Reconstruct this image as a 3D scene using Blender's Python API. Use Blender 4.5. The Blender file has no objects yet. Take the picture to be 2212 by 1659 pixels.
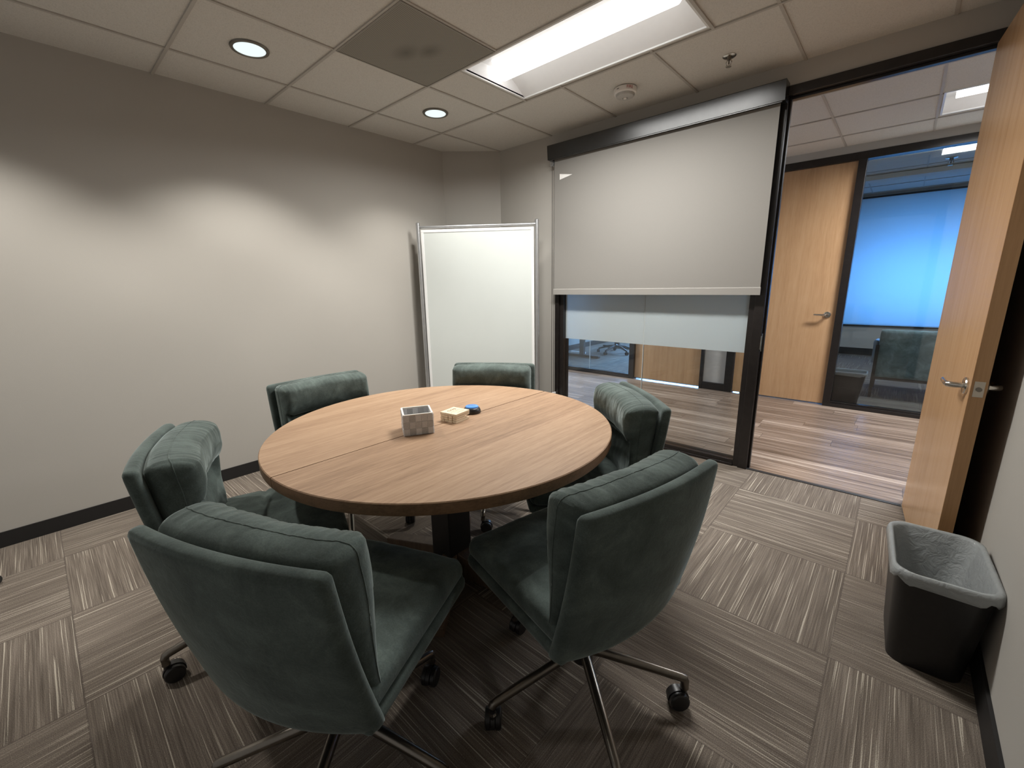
import bpy, bmesh, math, random
from mathutils import Vector, Matrix, noise as mnoise
random.seed(7)
S = bpy.context.scene
COL = S.collection
PI = math.pi
H = 2.567                       # ceiling height
rad = math.radians

# ------------------------------------------------------------------ materials
def new_mat(name):
    m = bpy.data.materials.new(name); m.use_nodes = True
    nt = m.node_tree; nt.nodes.clear()
    return m, nt
class G:
    """tiny node-graph writer"""
    def __init__(s, nt): s.nt = nt
    def n(s, t, ins=None, **kw):
        nd = s.nt.nodes.new(t)
        for k, v in kw.items(): setattr(nd, k, v)
        for k, v in (ins or {}).items():
            sock = nd.inputs[k]
            if isinstance(v, bpy.types.NodeSocket): s.nt.links.new(v, sock)
            else: sock.default_value = v
        return nd
    def m(s, op, a, b=0.0, c=0.0):
        return s.n('ShaderNodeMath', {0: a, 1: b, 2: c}, operation=op).outputs[0]
    def obj(s): return s.n('ShaderNodeTexCoord').outputs['Object']
    def sep(s, v):
        o = s.n('ShaderNodeSeparateXYZ', {0: v}).outputs; return o[0], o[1], o[2]
    def comb(s, x, y, z): return s.n('ShaderNodeCombineXYZ', {0: x, 1: y, 2: z}).outputs[0]
    def noise(s, vec, scale, detail=2.0, rough=.5, dist=0.0):
        return s.n('ShaderNodeTexNoise', {'Vector': vec, 'Scale': scale, 'Detail': detail, 'Roughness': rough, 'Distortion': dist}).outputs['Fac']
    def white(s, vec): return s.n('ShaderNodeTexWhiteNoise', {'Vector': vec}).outputs['Value']
    def ramp(s, fac, pts, interp='LINEAR'):
        nd = s.n('ShaderNodeValToRGB', {'Fac': fac}); cr = nd.color_ramp; cr.interpolation = interp
        while len(cr.elements) > 1: cr.elements.remove(cr.elements[-1])
        cr.elements[0].position = pts[0][0]; cr.elements[0].color = (*pts[0][1], 1)
        for p, c in pts[1:]:
            e = cr.elements.new(p); e.color = (*c, 1)
        return nd.outputs['Color']
    def mixc(s, f, a, b, blend='MIX'):
        nd = s.n('ShaderNodeMix', data_type='RGBA', blend_type=blend)
        for k, v in ((0, f), (6, a), (7, b)):
            if isinstance(v, bpy.types.NodeSocket): s.nt.links.new(v, nd.inputs[k])
            else: nd.inputs[k].default_value = v if k == 0 else (*v, 1)
        return nd.outputs[2]
    def bump(s, h, strength=.3, dist=.002):
        return s.n('ShaderNodeBump', {'Height': h, 'Strength': strength, 'Distance': dist}).outputs[0]
    def pbr(s, col, rough=.5, metal=0.0, normal=None, **kw):
        ins = {'Roughness': rough, 'Metallic': metal}
        ins['Base Color'] = col if isinstance(col, bpy.types.NodeSocket) else (*col, 1)
        if normal: ins['Normal'] = normal
        ins.update(kw)
        return s.n('ShaderNodeBsdfPrincipled', ins).outputs[0]
    def out(s, sh): s.n('ShaderNodeOutputMaterial', {'Surface': sh})

def simple(name, col, rough=.5, metal=0.0, var=.06, scale=30.0, bump=0.0, **kw):
    m, nt = new_mat(name); g = G(nt)
    f = g.noise(g.obj(), scale, 3)
    c = g.ramp(f, [(.3, tuple(x*(1-var) for x in col)), (.7, tuple(min(1, x*(1+var)) for x in col))])
    nrm = g.bump(f, bump, .001) if bump else None
    g.out(g.pbr(c, rough, metal, nrm, **kw)); return m

def emis(name, col, strength):
    m, nt = new_mat(name); g = G(nt)
    g.out(g.n('ShaderNodeEmission', {'Color': (*col, 1), 'Strength': strength}).outputs[0]); return m

def mat_carpet(name, T=.605, ox=.39, oy=-.345):
    m, nt = new_mat(name); g = G(nt)
    x, y, z = g.sep(g.obj())
    u = g.m('DIVIDE', g.m('SUBTRACT', x, ox), T); v = g.m('DIVIDE', g.m('SUBTRACT', y, oy), T)
    iu = g.m('FLOOR', u); iv = g.m('FLOOR', v)
    fu = g.m('FRACT', u); fv = g.m('FRACT', v)
    par = g.m('FLOORED_MODULO', g.m('ADD', iu, iv), 2.0)             # 1: ribs along x
    def sel(a, b): return g.m('ADD', g.m('MULTIPLY', par, a), g.m('MULTIPLY', g.m('SUBTRACT', 1.0, par), b))
    across = sel(y, x); along = sel(x, y)
    idn = g.m('ADD', g.m('MULTIPLY', iu, 7.31), g.m('MULTIPLY', iv, 3.77))
    pile = g.noise(g.obj(), 420, 2, .7)
    rib = g.noise(g.comb(g.m('MULTIPLY', across, 230), g.m('MULTIPLY', along, 4), idn), 1.0, 2, .6)
    wob = g.m('MULTIPLY', g.noise(g.comb(g.m('MULTIPLY', across, 40), g.m('MULTIPLY', along, 9), idn), 1.0, 1), .002)
    streak = g.noise(g.comb(g.m('MULTIPLY', g.m('ADD', across, wob), 250), g.m('MULTIPLY', along, 1.7), idn), 1.0, 1.5, .45)
    streak = g.m('ADD', streak, g.m('MULTIPLY', g.m('SUBTRACT', pile, .5), .16))
    band = g.noise(g.comb(g.m('MULTIPLY', across, 28), g.m('MULTIPLY', along, 1.6), idn), 1.0, 2)
    tone = g.m('ADD', g.m('ADD', g.m('MULTIPLY', rib, .34), g.m('MULTIPLY', band, .16)), g.m('MULTIPLY', pile, .50))
    base = g.ramp(tone, [(.36, (.075, .062, .051)), (.5, (.160, .131, .107)), (.64, (.280, .240, .201))])
    st = g.m('MULTIPLY', g.n('ShaderNodeMapRange', {0: streak, 1: .63, 2: .68, 3: 0.0, 4: 1.0}).outputs[0], g.m('ADD', .45, g.m('MULTIPLY', pile, .6)))
    c = g.mixc(st, base, (.54, .485, .40))
    dark = g.m('MULTIPLY', g.n('ShaderNodeMapRange', {0: streak, 1: .42, 2: .32, 3: 0.0, 4: 1.0}).outputs[0], .22)
    c = g.mixc(dark, c, (.045, .037, .031))
    ed = g.m('MINIMUM', g.m('MINIMUM', fu, g.m('SUBTRACT', 1.0, fu)), g.m('MINIMUM', fv, g.m('SUBTRACT', 1.0, fv)))
    c = g.mixc(g.m('MULTIPLY', g.m('LESS_THAN', ed, .004), .35), c, (.04, .033, .03))
    hgt = g.m('ADD', rib, g.m('MULTIPLY', pile, .8))
    g.out(g.pbr(c, .95, 0, g.bump(hgt, .5, .004), **{'Specular IOR Level': .15})); return m

def mat_plank(name):
    m, nt = new_mat(name); g = G(nt)
    x, y, z = g.sep(g.obj())
    r = g.m('DIVIDE', y, .152); ir = g.m('FLOOR', r)
    off = g.m('MULTIPLY', g.white(g.comb(ir, 3.1, 0)), 1.22)
    c_ = g.m('DIVIDE', g.m('ADD', x, off), 1.22); ic = g.m('FLOOR', c_)
    pid = g.white(g.comb(ir, ic, 1.7)); sh = g.m('MULTIPLY', pid, 17)
    gr = g.noise(g.comb(g.m('ADD', g.m('MULTIPLY', x, .9), sh), g.m('MULTIPLY', y, 42), sh), 1.0, 5, .6, .5)
    fine = g.noise(g.comb(g.m('MULTIPLY', x, 5), g.m('MULTIPLY', y, 160), sh), 1.0, 3, .6)
    t = g.m('ADD', g.m('ADD', g.m('MULTIPLY', gr, .62), g.m('MULTIPLY', fine, .22)), g.m('MULTIPLY', pid, .09))
    col = g.ramp(t, [(.29, (.070, .048, .036)), (.42, (.165, .118, .088)), (.52, (.29, .218, .170)), (.65, (.60, .50, .41))])
    fr = g.m('FRACT', r); e = g.m('MINIMUM', fr, g.m('SUBTRACT', 1.0, fr))
    fc = g.m('FRACT', c_); e2 = g.m('MULTIPLY', g.m('MINIMUM', fc, g.m('SUBTRACT', 1.0, fc)), 8)
    gap = g.m('LESS_THAN', g.m('MINIMUM', e, e2), .012)
    col = g.mixc(g.m('MULTIPLY', gap, .7), col, (.03, .02, .015))
    g.out(g.pbr(col, g.m('ADD', .24, g.m('MULTIPLY', fine, .12)), 0, g.bump(fine, .08, .001))); return m

def mat_wood(name, cols, axis='y', sa=60.0, sl=2.2, rough=.4, figure=0.0, sheen=0.0, board=0.0):
    """grain runs along axis"""
    m, nt = new_mat(name); g = G(nt)
    p = g.sep(g.obj()); k = 'xyz'.index(axis)
    def vec(s_across, s_along, shift=0.0):
        c = [g.m('MULTIPLY', p[i], s_along if i == k else s_across) for i in range(3)]
        if shift: c[k] = g.m('ADD', c[k], shift)
        return g.comb(*c)
    a = g.noise(vec(sa*.16, sl*.5), 1.0, 4, .6, .8)
    b = g.noise(vec(sa, sl), 1.0, 4, .65)
    c = g.noise(vec(sa*5, sl*6), 1.0, 2, .6)
    t = g.m('ADD', g.m('ADD', g.m('MULTIPLY', a, .30), g.m('MULTIPLY', b, .43)), g.m('MULTIPLY', c, .27))
    if board:
        o = [i for i in range(3) if i != k][0]
        t = g.m('ADD', t, g.m('MULTIPLY', g.m('SUBTRACT', g.white(g.comb(g.m('FLOOR', g.m('DIVIDE', p[o], board)), 2, 5)), .5), .10))
    if figure:
        t = g.m('ADD', t, g.m('MULTIPLY', g.m('SUBTRACT', g.noise(g.obj(), 3.2, 3, .6, 1.2), .5), figure))
    col = g.ramp(t, [(.33, cols[0]), (.5, cols[1]), (.67, cols[2])])
    g.out(g.pbr(col, rough, 0, g.bump(b, .05, .0008), **{'Specular IOR Level': .3 if board else .5})); return m

def mat_velvet(name, base=(.078, .097, .089)):
    m, nt = new_mat(name); g = G(nt)
    f = g.noise(g.obj(), 9, 4, .62, .5); f2 = g.noise(g.obj(), 260, 2, .6)
    t = g.m('ADD', g.m('MULTIPLY', f, .75), g.m('MULTIPLY', f2, .25))
    col = g.ramp(t, [(.32, tuple(x*.62 for x in base)), (.5, base), (.68, tuple(x*1.6 for x in base))])
    wr = g.noise(g.obj(), 34, 3, .55, .8)
    hgt = g.m('ADD', g.m('MULTIPLY', wr, .7), g.m('MULTIPLY', f2, .15))
    sh = g.pbr(col, .92, 0, g.bump(hgt, .28, .006), **{'Specular IOR Level': .12, 'Sheen Weight': .55, 'Sheen Roughness': .35, 'Sheen Tint': (.70, .80, .78, 1)})
    g.out(sh); return m

def mat_ceiling(name):
    m, nt = new_mat(name); g = G(nt)
    f = g.noise(g.obj(), 190, 3, .7); f2 = g.noise(g.obj(), 1.3, 2)
    col = g.ramp(f, [(.3, (.55, .53, .49)), (.5, (.655, .63, .585)), (.8, (.69, .665, .62))])
    g.out(g.pbr(col, .95, 0, g.bump(f, .35, .002), **{'Specular IOR Level': .1})); return m

def mat_paint(name, col):
    m, nt = new_mat(name); g = G(nt)
    f = g.noise(g.obj(), 240, 2, .6); f2 = g.noise(g.obj(), 1.1, 3)
    c = g.ramp(f2, [(.3, tuple(x*.97 for x in col)), (.7, tuple(x*1.03 for x in col))])
    g.out(g.pbr(c, .62, 0, g.bump(f, .12, .0015), **{'Specular IOR Level': .3})); return m

def mat_glass(name, tint=(.93, .96, .96)):
    m, nt = new_mat(name); g = G(nt)
    fr = g.n('ShaderNodeFresnel', {'IOR': 1.45}).outputs[0]
    t = g.n('ShaderNodeBsdfTransparent', {'Color': (*tint, 1)}).outputs[0]
    r = g.n('ShaderNodeBsdfGlossy', {'Color': (1, 1, 1, 1), 'Roughness': .02}).outputs[0]
    g.out(g.n('ShaderNodeMixShader', {0: fr, 1: t, 2: r}).outputs[0]); return m

def mat_film(name, col, trans=.5, clear=.06, noise_s=0):
    m, nt = new_mat(name); g = G(nt)
    d = g.n('ShaderNodeBsdfDiffuse', {'Color': (*col, 1)}).outputs[0]
    t = g.n('ShaderNodeBsdfTranslucent', {'Color': (*col, 1)}).outputs[0]
    a = g.n('ShaderNodeMixShader', {0: trans, 1: d, 2: t}).outputs[0]
    tr = g.n('ShaderNodeBsdfTransparent', {}).outputs[0]
    g.out(g.n('ShaderNodeMixShader', {0: clear, 1: a, 2: tr}).outputs[0]); return m

def mat_liner(name):
    m, nt = new_mat(name); g = G(nt)
    f = g.noise(g.obj(), 28, 4, .6, 1.0)
    b = g.bump(f, .6, .012)
    d = g.pbr((.66, .69, .69), .24, 0, b)
    t = g.n('ShaderNodeBsdfTranslucent', {'Color': (.62, .66, .66, 1)}).outputs[0]
    a = g.n('ShaderNodeMixShader', {0: .3, 1: d, 2: t}).outputs[0]
    tr = g.n('ShaderNodeBsdfTransparent', {'Color': (.9, .93, .93, 1)}).outputs[0]
    g.out(g.n('ShaderNodeMixShader', {0: .40, 1: a, 2: tr}).outputs[0]); return m

def mat_perf(name):
    m, nt = new_mat(name); g = G(nt)
    x, y, z = g.sep(g.obj())
    k = 118.0
    fx = g.m('SUBTRACT', g.m('FRACT', g.m('MULTIPLY', x, k)), .5); fy = g.m('SUBTRACT', g.m('FRACT', g.m('MULTIPLY', y, k)), .5)
    d = g.m('SQRT', g.m('ADD', g.m('MULTIPLY', fx, fx), g.m('MULTIPLY', fy, fy)))
    hole = g.m('LESS_THAN', d, .36)
    # diffuser plate showing behind the holes, painted as two darker lobes
    def blob(cx, cy, sx, sy):
        a = g.m('DIVIDE', g.m('SUBTRACT', x, cx), sx); b = g.m('DIVIDE', g.m('SUBTRACT', y, cy), sy)
        return g.m('SUBTRACT', 1.0, g.m('SMOOTH_MIN', 1.0, g.m('SQRT', g.m('ADD', g.m('MULTIPLY', a, a), g.m('MULTIPLY', b, b))), .3))
    bl = g.m('MAXIMUM', g.m('MAXIMUM', blob(-.05, -.03, .11, .075), blob(.05, .05, .10, .07)), 0.0)
    col = g.mixc(g.m('MULTIPLY', hole, .75), (.33, .31, .27), (.12, .11, .093))
    col = g.mixc(g.m('MULTIPLY', bl, .75), col, (.13, .118, .10))
    g.out(g.pbr(col, .7, 0, None, **{'Specular IOR Level': .2})); return m

def mat_weave(name):
    m, nt = new_mat(name); g = G(nt)
    f = g.noise(g.obj(), 320, 2, .6)
    vc = g.n('ShaderNodeAttribute', attribute_name='tone').outputs['Fac']
    a = g.ramp(vc, [(0, (.36, .36, .36)), (1, (.90, .90, .91))])
    c = g.mixc(.35, a, g.ramp(f, [(.3, (.3, .29, .29)), (.7, (.7, .69, .68))]))
    g.out(g.pbr(c, .55, 0, g.bump(f, .3, .001))); return m

M = {
 'carpet': mat_carpet('carpet_tile'),
 'carpet_office': mat_carpet('carpet_office', ox=.1, oy=2.4),
 'plank': mat_plank('vinyl_plank'),
 'ceiling': mat_ceiling('mineral_ceiling_tile'),
 'tee': simple('ceiling_tee_paint', (.46, .43, .39), .6, var=.03),
 'wall': mat_paint('taupe_paint', (.430, .406, .370)),
 'wall_office': mat_paint('office_paint', (.45, .43, .40)),
 'base': simple('rubber_base', (.012, .011, .011), .55),
 'frame': simple('dark_bronze_frame', (.014, .011, .010), .32, 0.0, .2),
 'cassette': simple('black_aluminium', (.085, .085, .085), .27, .85, .05),
 'blind': simple('blind_fabric', (.24, .227, .208), .85, var=.015, scale=300, bump=.1),
 'hem': simple('hem_fabric', (.29, .275, .253), .8, var=.02, scale=300),
 'glass': mat_glass('clear_glass'),
 'film': mat_film('frosted_film', (.78, .83, .84), .68, .05),
 'sidelight': simple('sidelight_panel', (.47, .44, .41), .5, var=.03),
 'seal': simple('glass_seam', (.45, .47, .46), .4),
 'maple': mat_wood('maple_veneer', [(.415, .235, .118), (.50, .30, .156), (.565, .355, .195)], 'z', 22, 1.1, .27, .10),
 'maple_edge': mat_wood('maple_edge', [(.36, .195, .085), (.43, .245, .112), (.49, .29, .14)], 'z', 60, 1.5, .4),
 'table': mat_wood('walnut_laminate', [(.195, .114, .065), (.315, .198, .119), (.41, .276, .175)], 'y', 90, 3.2, .55, 0, 0, .17),
 'table_edge': mat_wood('walnut_edge', [(.13, .075, .038), (.22, .125, .066), (.29, .17, .095)], 'z', 20, 40, .45),
 'groove': simple('seam_shadow_gap', (.012, .008, .006), .8),
 'table_base': mat_wood('table_base_wood', [(.08, .05, .032), (.13, .086, .055), (.17, .115, .075)], 'z', 40, 3, .5),
 'velvet': mat_velvet('green_grey_velvet'),
 'velvet_office': mat_velvet('settee_velvet', (.19, .25, .255)),
 'gunmetal': simple('gunmetal', (.20, .18, .155), .30, .95, .08),
 'black_plastic': simple('black_plastic', (.016, .015, .015), .38, 0, .2),
 'tyre': simple('caster_tread', (.030, .028, .027), .6),
 'white': simple('white_enamel', (.80, .80, .79), .35, var=.01),
 'whiteboard': simple('whiteboard_surface', (.61, .64, .615), .22, var=.012, scale=3),
 'alu': simple('satin_aluminium', (.55, .56, .57), .35, .85, .04),
 'chrome': simple('satin_nickel', (.66, .63, .58), .22, 1.0, .03),
 'steel': simple('brushed_steel', (.52, .47, .40), .35, 1.0, .06),
 'reflector': simple('troffer_white', (.86, .86, .86), .45, var=.01),
 'lens': emis('troffer_lens', (1.0, .98, .95), 2.3),
 'dl_lens': emis('downlight_lens', (.88, 1.0, .99), .76),
 'dl_trim': simple('downlight_trim', (.20, .185, .16), .35, .6),
 'perf': mat_perf('perforated_metal'),
 'vent_frame': simple('vent_frame', (.27, .25, .22), .6),
 'bin': simple('black_bin_plastic', (.013, .012, .012), .42, 0, .15, 60, .1),
 'liner': mat_liner('clear_liner'),
 'weave': mat_weave('woven_strap'),
 'basket_rim': simple('basket_rim', (.74, .70, .64), .5),
 'basket_in': simple('basket_lining', (.11, .105, .10), .8),
 'birch': mat_wood('birch_sticks', [(.60, .46, .30), (.74, .60, .42), (.84, .72, .54)], 'y', 160, 8, .55),
 'burn': simple('burnt_marks', (.10, .055, .025), .8),
 'blue': simple('blue_button_dome', (.09, .28, .72), .16, 0, .05),
 'navy': simple('navy_marks', (.01, .02, .09), .4),
 'red': simple('red_print', (.35, .02, .02), .5),
 'detector': simple('detector_white', (.80, .76, .72), .4, var=.02),
 'detector_grey': simple('detector_grey', (.45, .43, .40), .5),
 'desk': simple('desk_laminate', (.10, .085, .075), .5),
 'daylight': emis('daylit_window', (.22, .52, 1.0), 1.3),
 'shade': mat_film('window_shade', (.50, .68, .80), .72, .0),
 'patch': simple('pale_triangle', (.95, .93, .90), .5, var=.05, scale=120),
 'sofa_frame': simple('settee_frame', (.012, .012, .013), .45),
 'sofa_arm': simple('settee_arm_leather', (.20, .25, .32), .3),
}

# ------------------------------------------------------------------ mesh helpers
def box(bm, lo, hi, M4=None):
    vs = [bm.verts.new(Vector((x, y, z))) for x in (lo[0], hi[0]) for y in (lo[1], hi[1]) for z in (lo[2], hi[2])]
    if M4 is not None:
        for v in vs: v.co = M4 @ v.co
    for f in ((0, 1, 3, 2), (4, 6, 7, 5), (0, 4, 5, 1), (2, 3, 7, 6), (0, 2, 6, 4), (1, 5, 7, 3)):
        bm.faces.new([vs[i] for i in f])
    return vs
def tube(bm, pts, radii, seg=14, cap=True):
    """round tube through pts"""
    pts = [Vector(p) for p in pts]
    if not isinstance(radii, (list, tuple)): radii = [radii]*len(pts)
    rings = []
    up = Vector((0, 0, 1))
    for i, p in enumerate(pts):
        if i == 0: t = pts[1]-p
        elif i == len(pts)-1: t = p-pts[i-1]
        else: t = (pts[i+1]-p).normalized() + (p-pts[i-1]).normalized()
        t.normalize()
        a = up.cross(t)
        if a.length < 1e-3: a = Vector((1, 0, 0)).cross(t)
        a.normalize(); b = t.cross(a)
        rings.append([bm.verts.new(p + radii[i]*(math.cos(2*PI*k/seg)*a + math.sin(2*PI*k/seg)*b)) for k in range(seg)])
    for r0, r1 in zip(rings, rings[1:]):
        for k in range(seg): bm.faces.new((r0[k], r0[(k+1) % seg], r1[(k+1) % seg], r1[k]))
    if cap: bm.faces.new(rings[0][::-1]); bm.faces.new(rings[-1])
def lathe(bm, prof, c=(0, 0, 0), seg=40, axis='z', cap=True):
    """revolve (r, h) profile about an axis through c"""
    rings = []
    for r, h in prof:
        ring = []
        for k in range(seg):
            a = 2*PI*k/seg; x, y = r*math.cos(a), r*math.sin(a)
            v = {'z': (x, y, h), 'x': (h, x, y), 'y': (x, h, y)}[axis]
            ring.append(bm.verts.new(Vector(c)+Vector(v)))
        rings.append(ring)
    for r0, r1 in zip(rings, rings[1:]):
        for k in range(seg): bm.faces.new((r0[k], r0[(k+1) % seg], r1[(k+1) % seg], r1[k]))
    if cap: bm.faces.new(rings[0][::-1]); bm.faces.new(rings[-1])
def prism(bm, poly, z0, z1):
    a = [bm.verts.new((x, y, z0)) for x, y in poly]; b = [bm.verts.new((x, y, z1)) for x, y in poly]
    n = len(poly)
    for k in range(n): bm.faces.new((a[k], a[(k+1) % n], b[(k+1) % n], b[k]))
    bm.faces.new(a[::-1]); bm.faces.new(b)
def rrect(hx, hy, r, n=6, cx=0, cy=0):
    p = []
    for sx, sy, a0 in ((1, 1, 0), (-1, 1, 90), (-1, -1, 180), (1, -1, 270)):
        for k in range(n+1):
            a = rad(a0+90*k/n); p.append((cx+sx*(hx-r)+r*math.cos(a), cy+sy*(hy-r)+r*math.sin(a)))
    return p
def loft(bm, loops, close=True, cap0=False, cap1=False):
    rows = [[bm.verts.new(p) for p in L] for L in loops]
    n = len(rows[0])
    for a, b in zip(rows, rows[1:]):
        for k in range(n if close else n-1): bm.faces.new((a[k], a[(k+1) % n], b[(k+1) % n], b[k]))
    if cap0: bm.faces.new(rows[0][::-1])
    if cap1: bm.faces.new(rows[-1])
def roundp(p, h, r):
    q = Vector([max(-(h[a]-r[a]), min(h[a]-r[a], p[a])) for a in range(3)])
    e = Vector([(p[a]-q[a])/r[a] for a in range(3)])
    return q+Vector([e.normalized()[a]*r[a] for a in range(3)]) if e.length > 1e-6 else p
def rbox(bm, h, n, r, fn):
    """closed box of half size h subdivided n=(nx,ny,nz), edges rounded by r, every vertex passed through fn(p, original normalised coords)"""
    def axis_pts(hh, k):
        # even middle, denser near the ends
        out = []
        for i in range(k+1):
            t = -1+2*i/k
            out.append(hh*(math.copysign(abs(t)**.85, t)))
        return out
    X, Y, Z = axis_pts(h[0], n[0]), axis_pts(h[1], n[1]), axis_pts(h[2], n[2])
    cache = {}
    def vert(i, j, k):
        key = (i, j, k)
        if key not in cache:
            p = Vector((X[i], Y[j], Z[k]))
            q = Vector([max(-(h[a]-r[a]), min(h[a]-r[a], p[a])) for a in range(3)])
            d = p-q
            e = Vector([d[a]/r[a] if r[a] > 0 else 0 for a in range(3)])
            if e.length > 1e-6:
                e.normalize(); p = q+Vector([e[a]*r[a] for a in range(3)])
            cache[key] = bm.verts.new(fn(p))
        return cache[key]
    nx, ny, nz = n
    for i in range(nx):
        for j in range(ny):
            bm.faces.new((vert(i, j, 0), vert(i, j+1, 0), vert(i+1, j+1, 0), vert(i+1, j, 0)))
            bm.faces.new((vert(i, j, nz), vert(i+1, j, nz), vert(i+1, j+1, nz), vert(i, j+1, nz)))
    for i in range(nx):
        for k in range(nz):
            bm.faces.new((vert(i, 0, k), vert(i+1, 0, k), vert(i+1, 0, k+1), vert(i, 0, k+1)))
            bm.faces.new((vert(i, ny, k), vert(i, ny, k+1), vert(i+1, ny, k+1), vert(i+1, ny, k)))
    for j in range(ny):
        for k in range(nz):
            bm.faces.new((vert(0, j, k), vert(0, j, k+1), vert(0, j+1, k+1), vert(0, j+1, k)))
            bm.faces.new((vert(nx, j, k), vert(nx, j+1, k), vert(nx, j+1, k+1), vert(nx, j, k+1)))

def obj(name, bm, mat, parent=None, smooth=False, bevel=0.0, bseg=2, loc=None, rotz=None, angle=35):
    bmesh.ops.recalc_face_normals(bm, faces=bm.faces)
    me = bpy.data.meshes.new(name); bm.to_mesh(me); bm.free()
    mats = mat if isinstance(mat, (list, tuple)) else [mat]
    for mm in mats: me.materials.append(M[mm] if isinstance(mm, str) else mm)
    o = bpy.data.objects.new(name, me); COL.objects.link(o)
    if parent is not None: o.parent = parent
    if loc is not None: o.location = loc
    if rotz is not None: o.rotation_euler = (0, 0, rotz)
    if smooth:
        for p in me.polygons: p.use_smooth = True
        if smooth != 'all':
            try: me.set_sharp_from_angle(angle=rad(angle))
            except Exception: pass
    if bevel:
        b = o.modifiers.new('bevel', 'BEVEL'); b.width = bevel; b.segments = bseg; b.limit_method = 'ANGLE'; b.angle_limit = rad(40)
        b.harden_normals = False
    return o
def B(): return bmesh.new()
def boxobj(name, lo, hi, mat, parent=None, bevel=0.0):
    bm = B(); box(bm, lo, hi); return obj(name, bm, mat, parent, bevel=bevel)
def tag(o, label, cat, group=None):
    o['label'] = label; o['category'] = cat
    if group: o['group'] = group
    return o
def thing(name, label, cat, loc=(0, 0, 0), rotz=0, group=None):
    o = bpy.data.objects.new(name, None); COL.objects.link(o)
    o.empty_display_size = .1
    o.location = loc; o.rotation_euler = (0, 0, rotz)
    return tag(o, label, cat, group)
def struct(o, label=None, cat=None):
    o['kind'] = 'structure'
    if label: o['label'] = label
    if cat: o['category'] = cat
    return o
def sbox(name, lo, hi, mat, label, cat, parent=None, bevel=0.0):
    return struct(boxobj(name, lo, hi, mat, parent, bevel), label, cat)
def copy_tree(o, parent=None):
    c = o.copy(); COL.objects.link(c)
    if parent is not None: c.parent = parent
    for ch in list(o.children): copy_tree(ch, c)
    return c
def text_mesh(txt, size, extrude=.0004):
    cu = bpy.data.curves.new('lettering', 'FONT'); cu.body = txt; cu.size = size; cu.extrude = extrude
    cu.align_x = 'CENTER'; cu.align_y = 'CENTER'
    t = bpy.data.objects.new('lettering', cu); COL.objects.link(t)
    dg = bpy.context.evaluated_depsgraph_get()
    me = bpy.data.meshes.new_from_object(t.evaluated_get(dg))
    bpy.data.objects.remove(t); return me

# ------------------------------------------------------------------ the setting
# floors
sbox('floor', (0, -4.6, -.05), (3.82, .015, 0), 'carpet', 'brown ribbed carpet tiles laid quarter-turn in the meeting room', 'floor')
sbox('corridor_floor', (-4, .015, -.05), (7, 2.36, 0), 'plank', 'streaky brown wood plank floor of the corridor', 'floor')
sbox('office_floor', (-4, 2.36, -.05), (7, 6.7, 0), 'carpet_office', 'bluish dark carpet in the offices across the corridor', 'floor')
sbox('trim_1', (2.764, 0, 0), (3.60, .03, .004), 'base', 'thin dark threshold strip between carpet and wood floor', 'threshold')

# ceiling of the room with its light opening, and of the corridor
LX0, LX1, LY0, LY1 = 1.318, 2.536, -1.309, -.741         # troffer opening
def ceiling(name, x0, x1, y0, y1, z, holes, label):
    bm = B()
    xs = sorted({x0, x1, *[h[0] for h in holes], *[h[1] for h in holes]}); ys = sorted({y0, y1, *[h[2] for h in holes], *[h[3] for h in holes]})
    for xa, xb in zip(xs, xs[1:]):
        for ya, yb in zip(ys, ys[1:]):
            if any(h[0]-1e-6 <= xa and xb <= h[1]+1e-6 and h[2]-1e-6 <= ya and yb <= h[3]+1e-6 for h in holes): continue
            box(bm, (xa, ya, z), (xb, yb, z+.03))
    return struct(obj(name, bm, 'ceiling'), label, 'ceiling')
CX1 = 1.0016
ceiling('ceiling', -.0, 3.82, -4.6, 0.0, H+.004, [(LX0, LX1, LY0, LY1)], 'suspended ceiling of speckled mineral tiles over the meeting room')
CLX0, CLX1, CLY0, CLY1 = 3.455, 4.65, 1.215, 1.785
ceiling('corridor_ceiling', -4, 7, .1, 2.28, H+.004, [(CLX0, CLX1, CLY0, CLY1), (-1.5, -.3, CLY0, CLY1)], 'suspended tile ceiling over the corridor')
ZO = 2.70
ceiling('office_ceiling', -4, 7, 2.38, 6.7, ZO, [], 'tile ceiling of the offices behind the glass')
def tees(name, xs, ys, x0, x1, y0, y1, z, label, skip=None, w=.012):
    bm = B()
    for x in xs:
        box(bm, (x-w, y0, z-.002), (x+w, y1, z+.004))
    for y in ys:
        segs = [(x0, x1)]
        box(bm, (x0, y-w, z-.0035), (x1, y+w, z+.004))
    return struct(obj(name, bm, 'tee'), label, 'ceiling grid')
T = .6096; GX = [.392+T*k for k in range(0, 7)]; GY = [-.705-T*k for k in range(0, 7)]
bm = B(); w = .0075
for x in GX[:6]:
    for y0, y1 in ([(-4.6, LY0-.006), (LY1+.006, 0)] if LX0 < x < LX1 else [(-4.6, 0)]): box(bm, (x-w, y0, H-.002), (x+w, y1, H+.004))
for y in GY: box(bm, (0, y-w, H-.0035), (3.8, y+w, H+.004))
for x in (LX0-.006, LX1+.006): box(bm, (x-w, GY[1], H-.0045), (x+w, GY[0], H+.004))
struct(obj('trim_2', bm, 'tee'), 'pale metal grid carrying the room ceiling tiles', 'ceiling grid')
bm = B()
for x in [.392+T*k for k in range(-6, 11)]: box(bm, (x-w, .1, H-.002), (x+w, 2.28, H+.004))
for y in (.64, 1.245, 1.86): box(bm, (-4, y-w, H-.0035), (CLX0 if y == 1.245 else 7, y+w, H+.004))
struct(obj('trim_3', bm, 'tee'), 'pale metal grid carrying the corridor ceiling tiles', 'ceiling grid')
bm = B()
for x in [.392+T*k for k in range(-6, 11)]: box(bm, (x-w, 2.4, ZO-.006), (x+w, 6.6, ZO+.004))
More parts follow.
